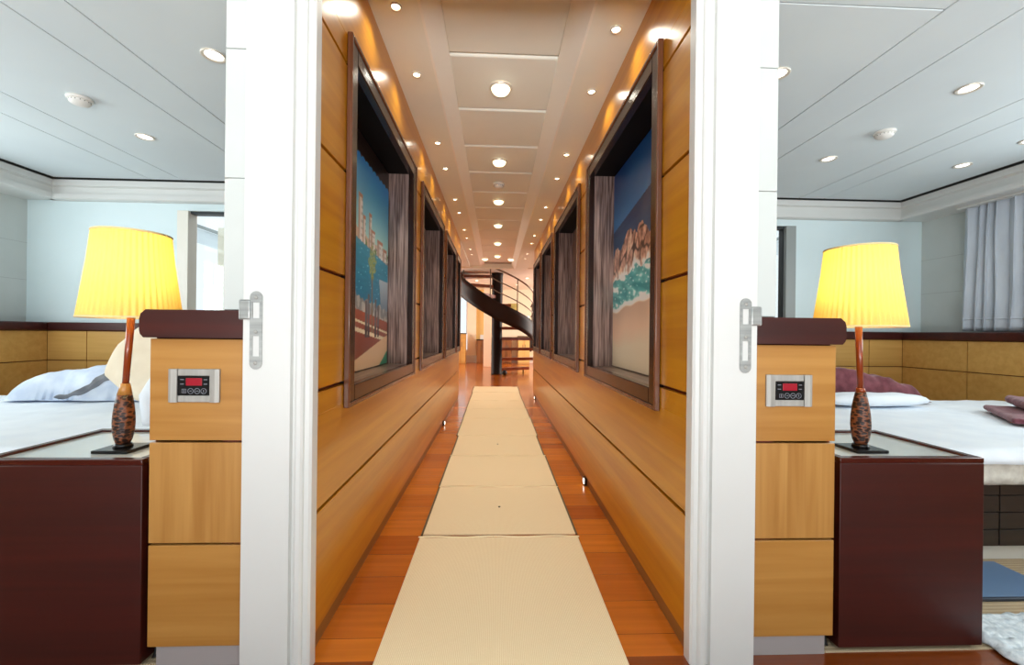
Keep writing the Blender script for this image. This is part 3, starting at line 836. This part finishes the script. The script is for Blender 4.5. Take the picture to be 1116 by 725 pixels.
def bed(s, x0, x1, lb):
    t = thing('bed', lb, 'bed', (s*(x0+x1)/2, 2.37, .004), 'cabin beds')
    w = (x1-x0)/2; Y0, Y1 = 1.70-2.37, 3.06-2.37
    b = MB(); b.box(-w+.04, Y0+.07, .075, w-.04, Y1-.03, .38, 'black')
    n = 9
    for k in range(n):
        a = -w+.04+k*(2*w-.08)/n
        for j in range(4):
            b.box(a+.003, Y0+.058, .08+j*.075, a+(2*w-.08)/n-.003, Y0+.07, .08+j*.075+.071, 'darkslat', .001, 1)
    b.build('base', t)
    MB().box(-w+.08, Y0+.10, 0, w-.08, Y1-.06, .075, 'plinth').build('plinth', t)
    slab(-w, Y0+.02, .345, w, Y1, .495, 'fluff', .05, .012, 9, 40, 3).build('mattress', t)
    # linen lying over the top with a soft fall along the near side
    def fn(u, v):
        x = -w-.004+u*(2*w+.008); 
        L = v*1.46
        yy = Y0+.01+L-.05; z = .523
        if L < .10:
            q = L/.10*PI/2; yy = Y0+.055-.058*math.cos(q)-.004; z = .465+.058*math.sin(q)
        else: yy = Y0+.055+(L-.10); 
        yy = min(yy, Y1+.0)
        z += .007*N(x*3, yy*3)+.004*N(x*9, yy*7, 2)
        e = max(abs(x)-(w-.06), 0)/.06; z -= .03*e*e
        return (x, yy, z-.004)
    o = MB().grid(fn, 90, 60, 'sheet').build('linen', t); solid(o, .012, -1)
    return t
bed(-1, 1.30, 3.80, 'white made bed in the left cabin')
bed(1, 1.35, 3.95, 'white made bed in the right cabin')

def drop(o, name, label, cat, loc, rot=(0, 0, 0), group=None):
    o.location = loc; o.rotation_euler = rot; return tag(o, label, cat, group)
ZB = .531
# left bed: upright pillow, pillow behind it, thrown-back quilt
p = cushion(.30, .215, .085, 'pillow', .5, 1).build('pillow')
drop(p, 'pillow', 'plump beige pillow standing upright on the left bed behind the lamp', 'pillow', (-1.93, 2.47, ZB+.235), (0, 0, 0), 'pillows')
p.matrix_world = Matrix.Translation((-1.93, 2.47, ZB+.262)) @ Matrix.Rotation(R(22), 4, 'Y') @ Matrix.Rotation(R(-14), 4, 'Z') @ Matrix.Rotation(R(72), 4, 'X')
p = cushion(.27, .19, .07, 'sheet', .5, 5).build('pillow')
drop(p, 'pillow', 'white pillow at the left low wall end, partly behind the beige pillow', 'pillow', (-1.38, 2.08, ZB+.165), (R(50), 0, R(24)), 'pillows')
def quilt(x0, x1, y0, y1, prof, m, name, seed, nz=.018, th=.035):
    """folded bedding: a bulging heap whose height along x follows prof"""
    b = MB(); n = 48
    def H(u):
        for (a, h), (c, g) in zip(prof, prof[1:]):
            if a <= u <= c:
                t = (u-a)/(c-a); t = t*t*(3-2*t); return h+(g-h)*t
        return prof[-1][1]
    for top in (1, 0):
        def fn(u, v):
            x = x0+(x1-x0)*u; y = y0+(y1-y0)*v
            e = max(0, 1-abs(2*v-1)**4)**.6*max(0, 1-abs(2*u-1)**10)**.5
            y += .03*N(u*4, seed, top)
            z = H(u)*e+nz*e*(N(u*7+seed, v*3)+.6*N(u*16, v*7+seed)) if top else .002
            return (x, y, max(z, .002))
        b.grid(fn, n, 24, m)
    bmesh.ops.remove_doubles(b.bm, verts=b.bm.verts[:], dist=2e-3)
    return b.build(name)
q = quilt(-.44, .44, -.15, .15, [(0, .03), (.08, .12), (.3, .18), (.8, .235), (1, .2)], 'bluegrey', 'quilt', 4)
drop(q, '', 'pale blue grey quilt folded back on the left bed by the far panelling', 'quilt', (-2.70, 2.92, ZB+.004))
fold = MB().grid(lambda u, v: (-.06+.40*u+.01*N(v*4,u*9), -.172-.006*math.sin(v*PI)+.015*u-.03*v+.012*N(u*9,v*3), .015+.15*u-.02*math.sin(u*5)+.04*v*(.4+u)+.012*N(u*7,v,4)), 24, 6, 'greyband').build('fold', q)  # grey strip laid on the quilt as its dark crease
solid(fold, .005)
# right bed: pillow, burgundy throw over it, towels
p = cushion(.40, .11, .042, 'sheet', .45, 9).build('pillow')
drop(p, '', 'flat white pillow under the burgundy throw on the right bed', 'pillow', (2.56, 2.75, ZB+.046), (0, 0, R(2)), 'pillows')
q = quilt(-.45, .45, -.09, .09, [(0, .27), (.3, .24), (.62, .18), (.86, .12), (1, .03)], 'burgundy', 'throw_blanket', 8, .02)
drop(q, '', 'burgundy throw heaped along the far side of the right bed', 'blanket', (2.68, 2.96, ZB+.004))
tw = slab(-.30, -.17, 0, .30, .17, .034, 'mauve', .016, .004, 12, 26, 2).build('folded_towel')
drop(tw, '', 'flat folded mauve towel lying lowest on the right bed', 'towel', (3.13, 2.28, ZB+.004), (0, 0, R(50)), 'mauve towels on the right bed')
tw = slab(-.24, -.10, 0, .24, .10, .052, 'mauve', .025, .006, 12, 26, 6).build('folded_towel')
drop(tw, '', 'rolled mauve towel lying on top of the flat folded towel', 'towel', (3.25, 2.36, ZB+.048), (0, 0, R(50)), 'mauve towels on the right bed')

# floor mat and rug in the right cabin
t = thing('bath_mat', 'flat blue mat with dark rim on the floor beside the right bed', 'mat', (1.97, 1.635, .004))
MB().box(-.235, -.13, .0, .235, .125, .012, 'darkrim', .003).build('rim', t)
MB().box(-.230, -.120, .012, .230, .120, .015, 'bluemat', .001, 1).build('surface', t)
b = MB()
def rugf(u, v):
    x, y = .95*u, .36*v
    e = min(u, 1-u, v*.4, (1-v)*.4)
    return (x+.01*N(u*30, v*9), y+.01*N(u*40, v*30, 3), .006+.016*min(1, e/.02)+.007*N(u*55, v*24))
b.grid(rugf, 120, 50, 'rug')
o = b.build('shaggy_rug', None, (1.60, 1.06, .0)); solid(o, .008, -1)
tag(o, 'white shaggy rug on the floor in front of the right night table', 'rug')

# curtain on the right cabin's outer wall
def cur(u, v):
    y = 2.55+(3.70-2.55)*u; z = 1.062+1.143*v
    amp = (.036+.026*N(u*9, 3))*(1-.35*v)
    ph = u*2*PI*13+3.6*N(u*6, 9)+.9*N(u*8, v*1.3, 5)+.5*math.sin(v*2+u*20)
    return (4.33+amp*math.sin(ph)+.012*N(u*9, v*2), y+.012*math.sin(2*ph)-.02*(1-v)*math.sin(u*5), z)
t = MB().grid(cur, 260, 26, 'curtain').build('curtain'); solid(t, .003)
tag(t, 'blue grey pleated curtain over the right cabin ledge', 'curtain')
h = MB().grid(lambda u, v: tuple(Vector(cur(u, v*.012+.09))+Vector((-.004, 0, 0))), 260, 2, 'curtain').build('hem_seam', t); solid(h, .003)
structure('trim_9', MB().box(4.27, -.1, 2.188, 4.36, 3.72, 2.204, 'white'))

# cables behind the night tables
for x, lb in ((-1.025, 'black cable on the floor between left low wall and night table'), (1.075, 'black cable on the floor between right low wall and night table')):
    s = -1 if x < 0 else 1
    o = MB().tube([(x-s*.012, 1.36, .45), (x-s*.010, 1.34, .2), (x-s*.008, 1.31, .05), (x-s*.004, 1.30, .012), (x-s*.03, 1.32, .010), (x-s*.035, 1.38, .010)], .006, 'cable', 8).build('power_cable')
    tag(o, lb, 'cable', 'lamp cables')

# ------------------------------------------------------------------ stair lobby
cx, cyy = .022, 10.1
t = thing('spiral_staircase', 'dark spiral staircase with open treads at the corridor end', 'staircase', (cx, cyy, 0))
MB().lathe([(.135, 0), (.135, .02), (.128, .025), (.130, 2.36), (.14, 2.40), (.14, 2.438)], 'column', 32).build('column', t)
angs = [-36, -24, -12, 0, 14, 40, 80, 124, 160, 190]
def tread(a, z, w):
    b = MB(); r0, r1 = .12, (.95 if z < 1.0 else .865)
    A = R(-a); hw0, hw1 = R(20), R(w)
    pts = [(r0*math.cos(A-hw0), r0*math.sin(A-hw0)), (r1*math.cos(A-hw1), r1*math.sin(A-hw1))]
    pts += [(r1*math.cos(A-hw1+2*hw1*i/6), r1*math.sin(A-hw1+2*hw1*i/6)) for i in range(1, 7)] + [(r0*math.cos(A+hw0), r0*math.sin(A+hw0))]
    b.prism(pts, 2, z-.055, z+.015, 'tread'); return b
for k, a in enumerate(angs):
    tread(a, .13+.25*k, 7 if k < 5 else 11).build('tread', t)
# helical stringer: angle -> height of its middle
ctrl = [(-20, .74), (0, .92), (45, 1.19), (90, 1.48), (135, 1.90), (180, 2.26), (205, 2.38)]
def zmid(a):
    for (p, h), (q, g) in zip(ctrl, ctrl[1:]):
        if p <= a <= q: return h+(g-h)*(a-p)/(q-p)
    return ctrl[-1][1]
b = MB()
def sf(dr):
    def fn(u, v):
        a = -20+225*u; A = R(-a); hh = .20+.07*max(0, u-.4)
        return ((.90+dr)*math.cos(A), (.90+dr)*math.sin(A), zmid(a)-hh+2*hh*v)
    return fn
b.grid(sf(.0), 60, 4, 'stringer'); o = b.build('stringer', t); solid(o, .05)
for k, hgt in enumerate((.42, .66, .92)):
    MB().tube([(.9*math.cos(R(-a)), .9*math.sin(R(-a)), min(zmid(a)+hgt, 2.43)) for a in range(-20, 106, 6)], .013 if k < 2 else .02, 'rail').build('rail', t)
for a in (-15, 20, 60, 100, 150):
    MB().tube([(.9*math.cos(R(-a)), .9*math.sin(R(-a)), zmid(a)), (.9*math.cos(R(-a)), .9*math.sin(R(-a)), min(zmid(a)+.92, 2.435))], .012, 'rail').build('baluster', t)
A = R(36); MB().tube([(.84*math.cos(A), .84*math.sin(A), 0), (.84*math.cos(A), .84*math.sin(A), .10)], .016, 'column').build('leg', t)
o = MB().lathe([(.03, 0), (.055, .02), (.065, .055), (.055, .09), (.03, .112), (.004, .12)], 'cable', 20).build('door_stop', None, (.21, 9.86, 0))
tag(o, 'small dark round stop on the floor at the foot of the stair column', 'door stop')

# lobby walls: pale glazed wall on the left, panelled recesses, bright wall on the right
b = MB(); Y = 13.9
b.box(-4, Y, 0, -1.36, Y+.15, 2.5, 'cream').box(-.95, Y, 0, -.66, Y+.15, 2.5, 'cream')
b.box(-1.36, Y, 0, -.95, Y+.15, .42, 'cream').box(-1.36, Y, 2.2, -.95, Y+.15, 2.5, 'cream')
b.box(-.66, Y+.12, 0, .2, Y+.2, 2.5, 'ochre').box(.2, Y, 0, 4, Y+.15, 2.5, 'cream')
structure('wall_lobby_back', b)
structure('wall_lobby_left', MB().box(-4.1, 6.3, 0, -4, 14.1, 2.5, 'cream').box(-4, 6.30, 0, CL+.01, 6.36, 2.44, 'cream'))
structure('wall_lobby_right', MB().box(4, 6.3, 0, 4.1, 14.1, 2.5, 'cream').box(CR-.01, 6.62, 0, 4, 6.68, 2.44, 'cream'))
structure('baseboard_lobby', MB().box(-2.5, Y-.04, 0, 2.5, Y, .24, 'white'))
structure('column_lobby', MB().box(-.36, 12.2, 0, -.14, 12.42, 2.44, 'cream', .01))
structure('window_5', MB().box(-1.36, Y+.03, .98, -1.32, Y+.1, 2.2, 'white').box(-.99, Y+.03, .98, -.95, Y+.1, 2.2, 'white').box(-1.36, Y+.03, 2.15, -.95, Y+.1, 2.2, 'white').box(-1.32, Y+.06, 1, -.99, Y+.065, 2.15, 'glass'))
def cabinet(x0, x1, y0, z0, z1, lb, m='brownbox'):
    t = thing('low_cabinet', lb, 'cabinet', ((x0+x1)/2, y0, z0), 'cabinets of the stair lobby')
    w = (x1-x0)/2; H = z1-z0
    MB().box(-w, 0, 0, w, .35, H-.03, m, .004).build('body', t)
    MB().box(-w-.01, -.02, H-.03, w+.01, .36, H, 'stringer', .004).build('top', t)
    for k in (0, 1):
        a = -w+.01+k*w; d = MB().box(a, -.014, .03, a+w-.02, 0, H-.05, m, .003).build('door', t)
        MB().box(a+(w-.05 if k == 0 else .02), -.022, H*.55, a+(w-.035 if k == 0 else .035), -.014, H*.7, 'rail').build('handle', d)
cabinet(-1.30, -.97, Y-.37, 0, .98, 'wooden cabinet with dark top under the lobby window', 'panel_pale')
cabinet(-.62, -.24, Y-.37, 0, .78, 'brown cabinet in the recess behind the lobby column')
cabinet(.20, .52, Y-.40, 0, .86, 'brown cabinet behind the open stair treads, left of the two')
cabinet(.72, 1.10, Y-.40, 0, .90, 'pale cabinet behind the open stair treads, right of the two', 'ochre')
o = MB().box(-.11, -.012, 0, .11, .012, .15, 'white', .003).build('notice_card', None, (-.40, Y-.25, .78)); tag(o, 'white card standing on the brown cabinet behind the column', 'card')
t = thing('wall_picture', 'yellow green picture on the bright wall behind the stair rails', 'picture', (.54, Y, 1.62))
MB().box(-.17, -.02, -.02, .21, 0, .38, 'cream', .003).build('frame', t)
MB().box(-.15, -.024, 0, .19, -.02, .36, noisy('ochre green print', srgb(196, 184, 110), srgb(150, 146, 80), 6, .5)).build('print', t)
for k, (x, y, lb) in enumerate(((.80, 10.9, 'lit lobby downlight beyond the stairs, right one'), (.62, 12.4, 'lit lobby downlight deepest beyond the stair rails'), (-.55, 11.6, 'lit lobby downlight left of the stair column'))):
    make_downlight('lobby_downlight', .06, 'lens', 'downlight', lb, (x, y, 2.44), 'downlights of the stair lobby')
    lamp('SPOT', 'lobby_beam', (x, y, 2.42), 26, (1, .82, .6), .06, spot=R(160), blend=.8)
lamp('AREA', 'lobby_fill_right', (3.6, 11.2, 1.5), 150, (1, .96, .9), 2.0, (0, R(90), 0), 1.6)  # unseen area lamp added before the solid side wall to brighten the lobby
lamp('AREA', 'lobby_fill_left', (-3.6, 11.2, 1.5), 90, (1, .96, .9), 2.0, (0, R(-90), 0), 1.6)  # weaker unseen fill lamp added on the lobby's left side

# ------------------------------------------------------------------ daylight and added fill lamps
W = bpy.data.worlds.new('World'); SC.world = W; W.use_nodes = True
bg = W.node_tree.nodes['Background']; bg.inputs['Color'].default_value = (.90, .96, 1, 1); bg.inputs['Strength'].default_value = 1.3
# added fill lamps behind the camera, daylight at the cabins' outer windows
structure('exterior_deck_rear', MB().box(-5, -6, -.10, 5, -2.32, -.02, 'outside'))
lamp('AREA', 'ceiling_fill_rear', (0, -3.6, .02), 880, (1, .99, .975), 6.0, (PI, 0, 0), 2.2)  # unseen lamp added low behind the camera, shines up to lift the ceilings
lamp('AREA', 'vestibule_fill', (0, -2.25, 1.25), 12, (.92, .985, 1), 4.2, (R(90), 0, 0), 1.9)  # unseen area lamp added in the rear opening to light the white posts
lamp('AREA', 'left_window_daylight', (-4.44, 1.7, 1.58), 50, (.86, .97, 1), 1.0, (0, R(-104), 0), 3.0)
lamp('AREA', 'right_window_daylight', (4.44, 1.3, 1.58), 50, (.86, .97, 1), 1.0, (0, R(104), 0), 2.3)

# ------------------------------------------------------------------ camera
F = 455.; th = math.atan(17.5/F); rho = .0113
cam = bpy.data.cameras.new('Camera'); cam.sensor_fit = 'HORIZONTAL'; cam.sensor_width = 36; cam.lens = 36*F/1116
cam.clip_start = .02; cam.shift_y = .5/1116
co = bpy.data.objects.new('Camera', cam); COL.objects.link(co)
fw = Vector((math.sin(th), math.cos(th), 0)); rt = Vector((math.cos(th), -math.sin(th), 0)); up = Vector((0, 0, 1))
c, s = math.cos(rho), math.sin(rho)
rt2 = rt*c+up*s; up2 = up*c-rt*s
m = Matrix((rt2, up2, -fw)).transposed().to_4x4(); m.translation = (0, 0, 1.0)
co.matrix_world = m
SC.camera = co

SC.view_settings.view_transform = 'Standard'; SC.view_settings.look = 'None'
SC.view_settings.gamma = 1; SC.view_settings.use_curve_mapping = False; SC.view_settings.exposure = .0
cy = SC.cycles
cy.use_denoising = True
try: cy.denoiser = 'OPENIMAGEDENOISE'
except Exception: pass
cy.max_bounces = 16; cy.diffuse_bounces = 12; cy.glossy_bounces = 4; cy.transparent_max_bounces = 8
cy.sample_clamp_indirect = 12; cy.caustics_reflective = False; cy.caustics_refractive = False
